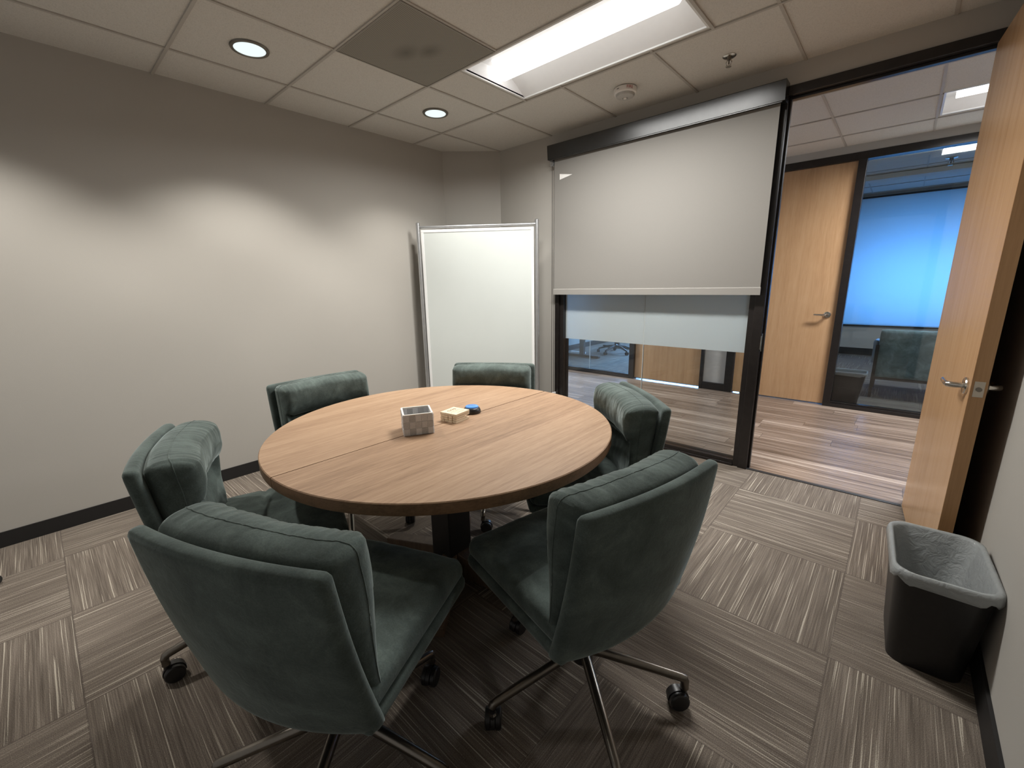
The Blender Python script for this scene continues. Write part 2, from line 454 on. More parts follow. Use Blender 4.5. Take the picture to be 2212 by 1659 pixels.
for y in [2.7+T*k for k in range(0, 7)]: box(bm, (-3.9, y-w, ZO-.008), (6.9, y+w, ZO+.004))
struct(obj('trim_4', bm, 'tee'), 'metal grid carrying the office ceiling tiles', 'ceiling grid')
for k, (y, hgt, dep) in enumerate(((3.55, .05, .16), (4.75, .07, .22))):
    sbox('trim_%d' % (5+k), (2.3, y, ZO-hgt), (6.9, y+dep, ZO-.009), 'ceiling', ('shallow pale ceiling beam nearer the office glass', 'deeper pale ceiling beam nearer the office window')[k], 'ceiling beam')

# walls of the meeting room
sbox('wall_left', (-.1, -4.6, 0), (0, -.384, H+.03), 'wall', 'long taupe painted wall on the left', 'wall')
bm = B(); prism(bm, [(0, -.384), (.386, 0), (.386, .1), (-.1, .1), (-.1, -.384)], 0, H+.03)
struct(obj('wall_corner', bm, 'wall'), 'narrow angled taupe wall closing the corner behind the whiteboard', 'wall')
bm = B()
box(bm, (.386, 0, 0), (1.05, .1, H+.03)); box(bm, (1.05, 0, 2.45), (3.80, .1, H+.03)); box(bm, (3.70, 0, 0), (3.82, .1, 2.45)); box(bm, (-4, 0.02, 0), (-.1, .1, H+.03)); box(bm, (3.82, 0, 0), (7, .1, H+.03))
struct(obj('wall_front', bm, 'wall'), 'taupe wall strip around the glass partition and door opening', 'wall')
sbox('wall_right', (3.80, -4.6, 0), (3.9, 0, H+.03), 'wall', 'taupe wall on the right behind the open door and bin', 'wall')
sbox('baseboard_left', (0, -4.6, 0), (.008, -.384, .085), 'base', 'black rubber base along the left wall', 'baseboard')
sbox('baseboard_right', (3.79, -4.6, 0), (3.80, -.02, .1), 'base', 'black rubber base along the right wall', 'baseboard')
bm = B(); prism(bm, [(0.0, -.384), (.386, 0), (.392, -.006), (.006, -.392)], 0, .085)
box(bm, (.386, -.008, 0), (1.05, 0, .085))
struct(obj('baseboard_front', bm, 'base'), 'black rubber base below the corner walls behind the whiteboard', 'baseboard')

# partition window with its frame, panes and frosted band
win = thing('window_1', 'dark framed glass partition with frosted band below the roller blind', 'window'); win['kind'] = 'structure'
bm = B()
FZ = 2.45
box(bm, (1.055, -.012, 0), (1.095, .112, FZ)); box(bm, (1.095, .005, 0), (1.14, .095, FZ))      # left jamb, stepped
box(bm, (2.668, .005, 0), (2.705, .095, FZ)); box(bm, (2.705, -.012, 0), (2.764, .112, FZ))      # right mullion
box(bm, (1.14, .005, 0), (2.668, .095, .045)); box(bm, (1.14, -.008, 0), (2.668, .108, .018))     # sill
box(bm, (1.095, -.012, 2.40), (2.705, .112, FZ))
obj('frame', bm, 'frame', win, bevel=.002)
bm = B(); box(bm, (2.764, -.012, 2.40), (3.70, .112, FZ)); box(bm, (2.764, .03, 2.385), (3.61, .06, 2.40)); box(bm, (3.61, -.012, 0), (3.70, .112, 2.40)); box(bm, (2.764, .03, 0), (2.776, .06, 2.385))
o = obj('door_frame', bm, 'frame', win, bevel=.002)
boxobj('glass_pane', (1.14, .044, .045), (1.906, .054, 2.40), 'glass', win)
boxobj('glass_pane', (1.911, .044, .045), (2.668, .054, 2.40), 'glass', win)
boxobj('glass_joint', (1.906, .0435, .045), (1.911, .0545, 2.40), 'seal', win)
boxobj('frosted_film', (1.141, .0425, .836), (1.906, .0436, 1.95), 'film', win)
boxobj('frosted_film', (1.911, .0425, .836), (2.667, .0436, 1.95), 'film', win)
bm = B(); box(bm, (2.7665, -.006, .86), (2.769, .028, .98)); box(bm, (2.7645, -.0145, .875), (2.769, -.004, .965))
obj('strike_plate', bm, 'chrome', win, bevel=.001)

# open maple door
HX, HY = 3.603, -.006
ang = math.atan2(.073, .91)
door = struct(boxobj('door_1', (0, -.913, .012), (.045, 0, 2.392), 'maple'), 'open maple veneer door swung against the right wall', 'door')
door.location = (HX, HY, 0); door.rotation_euler = (0, 0, ang)
boxobj('edge_band', (.0005, -.9145, .012), (.0445, -.913, 2.392), 'maple_edge', door)
bm = B(); box(bm, (.008, -.9165, .885), (.037, -.9145, .945)); obj('latch_plate', bm, 'steel', door, bevel=.0006)
bm = B(); lathe(bm, [(.0085, -.9215), (.0085, -.916)], (.0225, 0, .915), 18, 'y'); obj('latch_bolt', bm, 'gunmetal', door, True)
def lever(parent, x, s, y, z, reach=.105, d=1, flat=False):
    """lever set on the face at local x, sticking out along s*x; d: which way along y the lever points"""
    bm = B(); lathe(bm, [(.033, 0), (.033, s*.006), (.030, s*.010), (.014, s*.011)], (x, y, z), 30, 'x')
    ro = obj('rose', bm, 'chrome', parent, True)
    bm = B(); px = x+s*.055
    if flat: px = x+s*.045
    tube(bm, [(x+s*.010, y, z), (px-s*.012, y, z), (px-s*.003, y+d*.006, z), (px, y+d*.02, z), (px, y+d*reach*.7, z+.001), (px-s*.002, y+d*reach, z+.002)], [.0115, .0115, .0115, .0105, .009, .0085], 16)
    obj('lever', bm, 'chrome', parent, True)
lever(door, 0.0, -1, -.853, .915)
lever(door, .045, 1, -.853, .915, .09, 1, True)
bm = B()
for zz in (.25, 1.2, 2.15): tube(bm, [(.050, -.004, zz), (.050, -.004, zz+.1)], .006, 10)
obj('hinge', bm, 'steel', door, True)

# ------------------------------------------------------------------ corridor, far side
FY = 2.28
bm = B(); box(bm, (-4, FY, 2.50), (7, FY+.1, ZO+.03)); box(bm, (-4, FY, 0), (-3.6, FY+.1, 2.5)); box(bm, (6.4, FY, 0), (7, FY+.1, 2.5))
struct(obj('wall_corridor', bm, 'wall'), 'taupe wall strip above the dark frames across the corridor', 'wall')
sbox('wall_office_right', (6.4, 2.38, 0), (6.5, 6.5, ZO), 'wall_office', 'pale wall closing the right office', 'wall')
bm = B()
box(bm, (-3.6, FY-.006, 2.432), (6.4, FY+.106, 2.50))                      # header
for a, b in ((.672, .747), (2.945, 3.012)): box(bm, (a, FY-.006, 0), (b, FY+.106, 2.432))
box(bm, (1.647, FY-.006, 0), (1.686, FY+.106, 2.432)); box(bm, (1.944, FY-.006, 0), (2.03, FY+.106, 2.432)); box(bm, (1.686, FY-.004, 0), (1.944, FY+.104, .09))
struct(obj('trim_7', bm, 'frame', bevel=.002), 'dark frame around the doors across the corridor', 'frame')
sbox('trim_8', (1.686, FY+.03, .09), (1.944, FY+.05, 2.432), 'sidelight', 'narrow pale panel between the two corridor doors', 'panel')
d2 = sbox('door_2', (2.035, FY+.03, .016), (2.945, FY+.075, 2.43), 'maple', 'closed maple door across the corridor beside the blue window', 'door')
def lever_y(parent, x, y, z, reach=-.11):
    bm = B(); lathe(bm, [(.033, 0), (.033, -.006), (.030, -.010), (.014, -.011)], (x, y, z), 30, 'y')
    obj('rose', bm, 'chrome', parent, True)
    bm = B(); tube(bm, [(x, y-.010, z), (x, y-.042, z), (x+math.copysign(.008, reach), y-.053, z), (x+math.copysign(.022, reach), y-.055, z), (x+reach, y-.053, z+.001)], [.0115, .0115, .0115, .0105, .0085], 16)
    obj('lever', bm, 'chrome', parent, True)
lever_y(d2, 2.872, FY+.03, .965)
d3 = sbox('door_3', (.75, FY+.03, .022), (1.645, FY+.075, 2.43), 'maple', 'closed maple door seen under the frosted glass band', 'door')
lever_y(d3, .82, FY+.03, .965, .11)
for nm, x0, x1, joints, lab in (('window_2', -3.6, .672, (-1.9, 0.0), 'dark framed office glass wall on the left across the corridor'), ('window_3', 3.012, 6.4, (5.2,), 'dark framed office glass wall showing the blue shade')):
    wn = thing(nm, lab, 'window'); wn['kind'] = 'structure'
    bm = B(); box(bm, (x0, FY-.006, 0), (x1, FY+.106, .035)); box(bm, (x0, FY+.02, .035), (x1, FY+.08, .052))
    obj('sill', bm, 'frame', wn, bevel=.002)
    xs = [x0, *joints, x1]
    for a, b in zip(xs, xs[1:]): boxobj('glass_pane', (a+.003, FY+.045, .05), (b-.003, FY+.055, 2.432), 'glass', wn)
    for j in joints: boxobj('glass_joint', (j-.003, FY+.0445, .05), (j+.003, FY+.0555, 2.432), 'seal', wn)

# offices
FW = 6.5
sbox('wall_office_left', (-1.62, 2.38, 0), (-1.5, FW, ZO), 'wall_office', 'pale office wall on the left behind the desk', 'wall')
sbox('wall_office_between', (2.1, 2.38, 0), (2.2, FW, ZO), 'wall_office', 'wall dividing the two offices', 'wall')
sbox('baseboard_office', (-1.5, 2.38, 0), (-1.49, FW, .1), 'base', 'dark base along the left office wall', 'baseboard')
bm = B(); box(bm, (-4, FW, 0), (7, FW+.12, .52)); box(bm, (-4, FW, 2.66), (7, FW+.12, ZO+.03)); box(bm, (1.7, FW, .52), (2.35, FW+.12, 2.66)); box(bm, (-4, FW, .52), (-1.5, FW+.12, 2.66))
struct(obj('wall_office_far', bm, 'wall_office'), 'pale outer office wall below the blue window shade', 'wall')
sbox('baseboard_office_far', (-1.5, FW-.01, 0), (7, FW, .12), 'base', 'dark base below the office window', 'baseboard')
for nm, x0, x1, lab in (('window_4', 2.35, 7.0, 'office window behind the glowing blue shade'), ('window_5', -1.5, 1.7, 'window of the left office')):
    wn = thing(nm, lab, 'window'); wn['kind'] = 'structure'
    bm = B(); box(bm, (x0, FW+.02, .52), (x1, FW+.10, .555)); box(bm, (x0, FW+.02, 2.63), (x1, FW+.10, 2.66)); box(bm, (x0, FW+.02, .555), (x0+.04, FW+.10, 2.63)); box(bm, (x1-.04, FW+.02, .555), (x1, FW+.10, 2.63))
    obj('frame', bm, 'frame', wn)
    boxobj('glass_pane', (x0+.04, FW+.06, .555), (x1-.04, FW+.066, 2.63), 'glass', wn)
sh = thing('window_shade', 'glowing blue translucent shade pulled down over the far office window', 'window shade', (2.3, FW-.03, 0))
boxobj('fabric', (.0, 0, .53), (4.65, .004, 2.625), 'shade', sh)
boxobj('bottom_bar', (.0, -.008, .505), (4.65, .012, .53), 'frame', sh)
boxobj('roller', (.0, -.02, 2.625), (4.65, .025, 2.645), 'frame', sh)

# ------------------------------------------------------------------ roller blind
bl = thing('roller_blind', 'half lowered beige roller blind with black cassette on the glass partition', 'blind', (0, 0, 0))
bm = B(); cp = [(-.014, 2.352), (-.098, 2.352), (-.100, 2.354), (-.1085, 2.458), (-.106, 2.462), (-.014, 2.462)]
loft(bm, [[(x, y, z) for y, z in cp] for x in (1.036, 2.766)], True, True, True); obj('cassette', bm, 'cassette', bl)
boxobj('cassette_lip', (1.05, -.098, 2.346), (2.752, -.090, 2.352), 'cassette', bl, .001)
bm = B()
box(bm, (1.078, -.0612, 1.285), (2.738, -.0600, 2.36)); obj('fabric', bm, 'blind', bl)
bm = B(); rb = [(-.0665, 1.238), (-.055, 1.238), (-.0545, 1.283), (-.0605, 1.289), (-.067, 1.283)]
loft(bm, [[(x, y, z) for y, z in rb] for x in (1.076, 2.740)], True, True, True); obj('hem_bar', bm, 'hem', bl)
bm = B()
for yy in (-.045, -.075): tube(bm, [(1.066, yy, 2.352), (1.066, yy, .30)], .0018, 8)
obj('bead_chain', bm, 'base', bl, True)
bm = B(); box(bm, (1.058, -.08, .235), (1.074, -.014, .32)); obj('chain_tensioner', bm, 'white', bl, bevel=.004)
bm = B(); box(bm, (1.040, -.07, 2.31), (1.072, -.02, 2.352)); obj('end_bracket', bm, 'alu', bl, bevel=.002)
bm = B(); prism(bm, [(1.135, 2.235), (1.135, 2.19), (1.262, 2.212)], 0, .0006)  # flat white triangle laid on the blind fabric
o = obj('triangle_patch', bm, 'patch'); tag(o, 'tiny white triangular patch near the top left of the beige roller blind', 'flat_patch')
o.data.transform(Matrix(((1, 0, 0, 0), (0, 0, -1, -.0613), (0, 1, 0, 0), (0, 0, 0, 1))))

# ------------------------------------------------------------------ ceiling fixtures
tf = thing('ceiling_light', 'long recessed troffer light glowing white in the meeting room ceiling', 'ceiling light', ((LX0+LX1)/2, (LY0+LY1)/2, H))
def troffer(root, hx, hy, lens_w, lens_z=.035, depth=.085, lens_y=0.0):
    bm = B(); t = .012
    box(bm, (-hx, -hy, -.004), (hx, -hy+t, .012)); box(bm, (-hx, hy-t, -.004), (hx, hy, .012)); box(bm, (-hx, -hy+t, -.004), (-hx+t, hy-t, .012)); box(bm, (hx-t, -hy+t, -.004), (hx, hy-t, .012))
    obj('frame', bm, 'white', root)
    bm = B(); ix, iy = hx-t, hy-t
    # curved reflector pan: rises from the long sides towards the centre channel, with closed ends
    n = 8; prof = []
    for k in range(n+1):
        a = k/n; prof.append((-iy+(iy-lens_w)*a, .004+depth*math.sin(a*PI/2)))
    prof += [(-y, z) for y, z in prof[::-1]]
    rows = [[(x, y, z) for y, z in prof] for x in (-ix, ix)]
    loft(bm, rows, False)
    for x in (-ix, ix):
        vs = [bm.verts.new((x, y, z)) for y, z in prof]; bm.faces.new(vs)
    obj('reflector', bm, 'reflector', root, True)
    bm = B(); nn = 12; pr = [(lens_y-lens_w+2*lens_w*k/nn, depth+.004-(depth-lens_z+.03)*math.sin(PI*k/nn)**.7) for k in range(nn+1)]
    loft(bm, [[(x, y, z) for y, z in pr] for x in (-ix+.055, ix-.055)], False)
    for x in (-ix+.055, ix-.055): bm.faces.new([bm.verts.new((x, y, z)) for y, z in pr])
    obj('lens', bm, 'lens', root, True)
    bm = B(); box(bm, (-hx+.002, -hy+.002, depth+.012), (hx-.002, hy-.002, depth+.02)); obj('housing', bm, 'white', root)
troffer(tf, (LX1-LX0)/2, (LY1-LY0)/2, .095)
cf = thing('ceiling_light', 'bright recessed light in the corridor ceiling near the open door', 'ceiling light', ((CLX0+CLX1)/2, (CLY0+CLY1)/2, H))
troffer(cf, (CLX1-CLX0)/2, (CLY1-CLY0)/2, .15, lens_y=-.07)
cf2 = thing('ceiling_light', 'recessed light further left in the corridor ceiling behind the blind', 'ceiling light', (-.9, (CLY0+CLY1)/2, H))
troffer(cf2, .6, (CLY1-CLY0)/2, .12)
of = thing('ceiling_light', 'narrow light in the office ceiling seen through the glass', 'ceiling light', (4.25, 3.05, ZO))
bm = B(); box(bm, (-.6, -.29, -.012), (.6, .29, -.009)); obj('frame', bm, 'white', of)
bm = B(); box(bm, (-.58, -.27, -.015), (.58, .27, -.0122)); obj('lens', bm, emis('office_lens', (.75, .88, 1), 16.0), of)

def downlight(loc, label):
    d = thing('downlight', label, 'downlight', loc, 0, 'round downlights along the left wall')
    bm = B(); lathe(bm, [(.075, .001), (.0755, -.004), (.082, -.0065), (.090, -.005), (.093, .001)], (0, 0, 0), 48, cap=False); obj('trim_ring', bm, 'dl_trim', d, True)
    bm = B(); lathe(bm, [(.001, -.0035), (.04, -.0033), (.0752, -.0022)], (0, 0, 0), 48, cap=False); obj('lens', bm, 'dl_lens', d, True)
    return d
DL = [((.693, -2.235, H), 'round downlight glowing near the top left of the ceiling'), ((.697, -1.01, H), 'round downlight nearest the corner with the whiteboard'), ((.693, -3.46, H), 'round downlight over the near end of the left wall, left of the others')]
for l, lab in DL: downlight(l, lab)

vt = thing('return_air_grille', 'square dark grey perforated air grille in the ceiling', 'air grille', (1.306, -1.62, H))
bm = B(); box(bm, (-.294, -.294, -.004), (.294, .294, 0.0)); obj('perforated_panel', bm, 'perf', vt)
bm = B(); e = .294; f = .300
for lo, hi in (((-f, -f), (f, -e)), ((-f, e), (f, f)), ((-f, -e), (-e, e)), ((e, -e), (f, e))): box(bm, (lo[0], lo[1], -.006), (hi[0], hi[1], .001))
obj('frame', bm, 'vent_frame', vt)

sd = thing('smoke_detector', 'white round smoke detector with red FIRE lettering on the ceiling', 'smoke detector', (1.895, -.392, H))
bm = B(); lathe(bm, [(.072, 0), (.074, -.006), (.072, -.028), (.066, -.032)], (0, 0, 0), 48); obj('base', bm, 'detector', sd, True)
bm = B(); lathe(bm, [(.060, -.032), (.060, -.036), (.056, -.046), (.040, -.052), (.018, -.054), (.016, -.050), (.001, -.050)], (0, 0, 0), 48, cap=False); obj('sensor_cap', bm, 'detector_grey', sd, True)
bm = B(); lathe(bm, [(.010, -.050), (.010, -.0575), (.006, -.060), (.001, -.060)], (.0, 0, 0), 20); obj('test_button', bm, 'detector', sd, True)
fa = math.atan2(-3.257+.392, 3.436-1.895) + rad(22)       # lettering faces the room
me = text_mesh('FIRE', .024)
for v in me.vertices:                                      # wrap around the rim, upside up
    a = fa + v.co.x/.0735; r = .0738+v.co.z
    v.co = Vector((r*math.cos(a), r*math.sin(a), -.014+v.co.y))
me.materials.append(M['red']); t = bpy.data.objects.new('fire_lettering', me); COL.objects.link(t); t.parent = sd; t['label'] = 'red FIRE lettering'
bm = B(); a = fa-rad(62); box(bm, (-.008, -.0006, -.0015), (.008, .0006, .0015), Matrix.Translation((.0735*math.cos(a), .0735*math.sin(a), -.014)) @ Matrix.Rotation(a+PI/2, 4, 'Z')); obj('indicator_slot', bm, 'base', sd)

def sprinkler(loc, label, s=1.0):
    sp = thing('ceiling_sprinkler', label, 'sprinkler', loc)
    bm = B(); lathe(bm, [(.034, 0), (.036, -.003), (.031, -.007), (.016, -.008)], (0, 0, 0), 36); obj('escutcheon', bm, 'chrome', sp, True)
    bm = B(); lathe(bm, [(.012, -.007), (.012, -.020), (.008, -.022)], (0, 0, 0), 20); tube(bm, [(0, 0, -.02), (0, 0, -.042)], .0035, 10); obj('body', bm, 'gunmetal', sp, True)
    for q in (-1, 1):
        bm = B(); tube(bm, [(q*.009, 0, -.020), (q*.015, 0, -.032), (q*.011, 0, -.045), (q*.003, 0, -.052)], .003, 10); obj('arm', bm, 'chrome', sp, True)
    bm = B(); lathe(bm, [(.004, -.050), (.0155, -.053), (.0155, -.055), (.002, -.0555)], (0, 0, 0), 24); obj('deflector', bm, 'steel', sp, True)
    return sp
sprinkler((2.517, -.355, H+.0045), 'small chrome sprinkler head on the room ceiling right of the smoke detector')
sprinkler((3.64, 4.33, ZO+.0005), 'small dark sprinkler on the office ceiling behind the glass').scale = (1.6, 1.6, 1.6)

# ------------------------------------------------------------------ whiteboard
wb_a, wb_b = Vector((.155, -.832, 0)), Vector((1.0, -.205, 0))
d = wb_b-wb_a; WBW = d.length
wb = thing('whiteboard', 'tall free-standing whiteboard with silver frame in the corner', 'whiteboard', (wb_a.x, wb_a.y, 0), math.atan2(d.y, d.x))
Ht = 1.862
for x in (0, WBW):
    bm = B(); tube(bm, [(x, 0, .05), (x, 0, Ht)], .017, 18); o = obj('post', bm, 'alu', wb, True)
    bm = B(); lathe(bm, [(.0185, Ht), (.0185, Ht+.012), (.012, Ht+.018)], (x, 0, 0), 18); obj('post_cap', bm, 'alu', o, True)
bm = B(); tube(bm, [(0, 0, Ht-.022), (WBW, 0, Ht-.022)], .011, 14); obj('top_rail', bm, 'alu', wb, True)
bm = B(); tube(bm, [(0, 0, .16), (WBW, 0, .16)], .011, 14); obj('bottom_rail', bm, 'alu', wb, True)
x0, x1, z0, z1 = .026, WBW-.026, .21, Ht-.045; fw = .024
bm = B()
box(bm, (x0, -.013, z1-fw), (x1, .013, z1)); box(bm, (x0, -.013, z0), (x1, .013, z0+fw)); box(bm, (x0, -.013, z0+fw), (x0+fw, .013, z1-fw)); box(bm, (x1-fw, -.013, z0+fw), (x1, .013, z1-fw))
obj('panel_frame', bm, 'white', wb, bevel=.002)
boxobj('writing_surface', (x0+fw, -.009, z0+fw), (x1-fw, .009, z1-fw), 'whiteboard', wb)
for x in (0, WBW):
    bm = B(); tube(bm, [(x, -.19, .035), (x, .06, .035)], .016, 12); tube(bm, [(x, 0, .03), (x, 0, .06)], .018, 12)
    for yy in (-.17, .05): lathe(bm, [(.014, 0), (.014, .02)], (x, yy, 0), 14)
    obj('foot', bm, 'alu', wb, True)

# ------------------------------------------------------------------ table
TC = (1.995, -2.112); TR = .724; TZ = .74; TT = .042
tb = thing('round_table', 'round walnut-look meeting table with a seam across its top', 'table', (TC[0], TC[1], 0))
for s, nm in ((-1, 'tabletop_leaf'), (1, 'tabletop_leaf')):
    bm = B(); n = 72; g_ = .0022
    def half(r):
        a0 = math.asin(g_/r)
        return [(s*r*math.cos(a), r*math.sin(a)) for a in [-PI/2+a0+(PI-2*a0)*k/n for k in range(n+1)]]
    prof = [(TR-.012, TZ-TT), (TR-.002, TZ-TT+.002), (TR, TZ-TT+.006), (TR, TZ-.003), (TR-.003, TZ)]
    loft(bm, [[(x, y, z) for x, y in half(r)] for r, z in prof], True, True, True)
    o = obj(nm, bm, ['table', 'table_edge'], tb, True, angle=30)
    for p in o.data.polygons:
        if abs(p.normal.z) < .7: p.material_index = 1
boxobj('seam_strip', (-.0022, -TR+.004, TZ-TT+.002), (.0022, TR-.004, TZ-.005), 'groove', tb)
bm = B(); box(bm, (-.065, -.065, .05), (.065, .065, .665)); obj('pedestal', bm, 'black_plastic', tb, bevel=.004)
for k, deg in enumerate((10, 130, 190, 310)):
    a = rad(deg); R4 = Matrix.Rotation(a, 4, 'Z')
    for zz, nm in ((0, 'foot'), (1, 'support_arm')):
        bm = B()
        if zz == 0: P = [(.06, 0.0), (.42, 0.0), (.42, .045), (.06, .12)]
        else: P = [(.06, .60), (.50, .665), (.50, .697), (.06, .697)]
        a_ = [bm.verts.new(R4 @ Vector((x, -.035, z))) for x, z in P]; b_ = [bm.verts.new(R4 @ Vector((x, .035, z))) for x, z in P]
        for i in range(4): bm.faces.new((a_[i], a_[(i+1) % 4], b_[(i+1) % 4], b_[i]))
        bm.faces.new(a_[::-1]); bm.faces.new(b_)
        obj(nm, bm, 'black_plastic' if zz else 'table_base', tb, bevel=.004)

# ------------------------------------------------------------------ swivel chairs
def sm(a, b, t):
    t = max(0, min(1, (t-a)/(b-a))); return t*t*(3-2*t)
# outer surface of the back shell, u in [-1,1] across, v in [0,1] up
SB0, SB1 = .396, .846
def shell_y(u, v):
    sag = .052-.030*v
    return -.163-.097*v-.010*math.sin(PI*v)-sag*(1-u*u)
def shell_w(v): return .266-.004*v
def wr(p, s, a): return a*(mnoise.noise(Vector((p[0]*s, p[1]*s, p[2]*s)))) 
def make_chair(label):
    t = thing('swivel_chair', label, 'chair', group='green velvet swivel chairs around the round table')
    # back shell: an upholstered panel
    th = .040; hh = (SB1-SB0)/2
    bm = B()
    def f(p):
        v = (p.z+hh)/(2*hh); u = p.x/.265
        return Vector((u*shell_w(v), shell_y(u, v)+(p.y+th/2), SB0+2*hh*v - .012*(1-u*u)*(1-v)))
    rbox(bm, (.265, th/2, hh), (36, 6, 32), (.020, .016, .018), f)
    bk = obj('back_shell', bm, 'velvet', t, 'all')
    # back cushion: thick padded roll at the top, thinner lumbar pad, fold between them
    T0 = .10; hz = .222
    bm = B()
    VF = .67
    def thick(u, v):
        if v >= VF:
            q_ = (v-VF)/(1-VF)
            roll = .074+.066*math.sin(PI*min(1, max(0, .06+.78*q_)))**.5
            t_in = roll
        else:
            q_ = v/VF
            t_in = .036+.046*math.sin(PI*min(1, .10+.80*q_))**.7
        side = .042+.088*sm(.0, .80, v)                  # straight gusset at the sides
        k = sm(.80, 1.0, abs(u))
        return t_in*(1-k)+side*k
    def f(p):
        v = (p.z+hz)/(2*hz); u = p.x/.243
        vv = .10+.905*v                                  # height on the shell
        e = (p.y+T0/2)/T0                                # 0 back, 1 front
        tk = thick(u, v)
        y = shell_y(u, min(vv, 1.0))-.088*max(0, vv-1)+th+.001+e*tk
        x = u*(shell_w(min(vv, 1))-.014-.006*e)
        z = SB0+2*hh*vv
        if v > VF: z -= .020*e*(1-sm(VF, VF+.25, v))*(1-sm(.80, 1.0, abs(u)))     # the roll sags over the fold
        q = Vector((x, y, z))
        if e > .2:
            q.y += e*(wr(q, 9, .0045)+wr(q, 30, .0018))
            gat = math.exp(-((v-.95)/.07)**2)
            n1 = mnoise.noise(Vector((u*21, v*2.0, 3.3)))+.6*mnoise.noise(Vector((u*47, v*3, 9.1)))
            q.z += gat*.0026*n1; q.y += gat*.0022*n1*e
        q.z += .006*(1-u*u)*sm(.8, 1, v)+wr(q, 8, .004)*sm(.7, 1, v)
        return q
    rbox(bm, (.243, T0/2, hz), (84, 14, 64), (.034, .046, .030), f)
    cu = obj('back_cushion', bm, 'velvet', t, 'all')
    # piping seam along the top of the cushion
    bm = B()
    hc, rc = (.243, T0/2, hz), (.034, .046, .030)
    path = [(-.243, .004, -.85*hz+1.85*hz*k/30) for k in range(30)]+[(-.243+.486*k/70, .004, hz) for k in range(71)]+[(.243, .004, hz-1.85*hz*k/30) for k in range(1, 31)]
    tube(bm, [f(roundp(Vector(p_), hc, rc)) for p_ in path], .0016, 8); obj('piping', bm, 'velvet', cu, True)
    # seat shell
    def seat_fn(z0, tk, shrink, top):
        def f(p):
            x = p.x; y = p.y
            yy = (y+.27)/.54                             # 0 rear 1 front
            wx = (.262-shrink)/.265
            zz = z0+.028*yy+p.z
            # big-radius front corners
            ax = abs(x)/.265
            q = Vector((x*wx, -.176+yy*(.492-shrink), zz))
            if top:
                crown = (1-ax**3)*math.sin(PI*min(1, max(0, yy)))**.6
                q.z += crown*.014*(1 if p.z > 0 else 0)
                if p.z > 0:
                    q.z -= .010*math.exp(-((yy-.45-.05*x)/.022)**2)*(1-sm(.3, 1.0, (x+.265)/.53))
                    q.z += wr(q, 13, .004)+wr(q, 34, .0016)-.012*sm(.85, 1, yy)
            return q
        return f
    def rounded_front(bm_, r, tk):
        for v in bm_.verts:
            yf = .316; xe = .262
            dx = abs(v.co.x)-(xe-r); dy = v.co.y-(yf-r)
            if dx > 0 and dy > 0:
                l = math.hypot(dx, dy)
                m_ = max(dx, dy)
                if l > 1e-6:
                    sc = m_/l
                    v.co.x = math.copysign((xe-r)+dx*sc, v.co.x); v.co.y = (yf-r)+dy*sc
    bm = B(); rbox(bm, (.265, .27, .017), (30, 30, 4), (.012, .012, .014), seat_fn(.411, .034, .004, False)); rounded_front(bm, .045, .034)
    obj('seat_shell', bm, 'velvet', t, 'all')
    bm = B(); rbox(bm, (.265, .27, .034), (50, 50, 8), (.028, .028, .024), seat_fn(.462, .068, .009, True)); rounded_front(bm, .045, .068)
    obj('seat_cushion', bm, 'velvet', t, 'all')
    # base
    bm = B(); lathe(bm, [(.095, .388), (.095, .378), (.045, .366), (.03, .345), (.026, .30), (.026, .21), (.034, .205), (.034, .13), (.024, .12)], (0, 0, 0), 28); obj('column', bm, 'black_plastic', t, True)
    return t
LEG_R = .325
def add_legs(t, a0, swivel=None):
    for k in range(5):
        a = a0+2*PI*k/5; ca, sa = math.cos(a), math.sin(a)
        def P(r, z, s=0): return (r*ca-s*sa, r*sa+s*ca, z)
        bm = B()
        tube(bm, [P(.02, .165), P(.06, .163), P(LEG_R-.016, .109), P(LEG_R-.006, .1055), P(LEG_R-.002, .096), P(LEG_R-.002, .070)], [.0165, .0165, .0136, .0134, .0132, .0132], 14)
        lg = obj('leg', bm, 'gunmetal', t, True)
        bm = B(); sw = a+rad(95+37*k) if swivel is None else swivel[k]
        cs, sn = math.cos(sw), math.sin(sw)
        cx, cy = (LEG_R-.002)*ca+.018*cs, (LEG_R-.002)*sa+.018*sn
        Mx = Matrix.Translation((cx, cy, .031)) @ Matrix.Rotation(sw+PI/2, 4, 'Z')
        b2 = B()
        for q in (-1, 1): lathe(b2, [(.010, q*.006), (.027, q*.006), (.031, q*.009), (.031, q*.021), (.027, q*.025), (.009, q*.0255)], (0, 0, 0), 26, 'x')
        for v in b2.verts: v.co = Mx @ v.co
        # hood over the wheels
        b3 = []
        for i in range(13):
            th_ = rad(-10+200*i/12); b3.append((.034*math.cos(th_), .034*math.sin(th_)))
        for x in (-.006,):
            loft(b2, [[Mx @ Vector((xx, yy, zz)) for yy, zz in b3+[(0, 0)]] for xx in (-.0065, .0065)], True, True, True)
        tube(b2, [P(LEG_R-.002, .052), P(LEG_R-.002, .085)], .0085, 12)
        obj('caster', b2, 'black_plastic', lg, True)

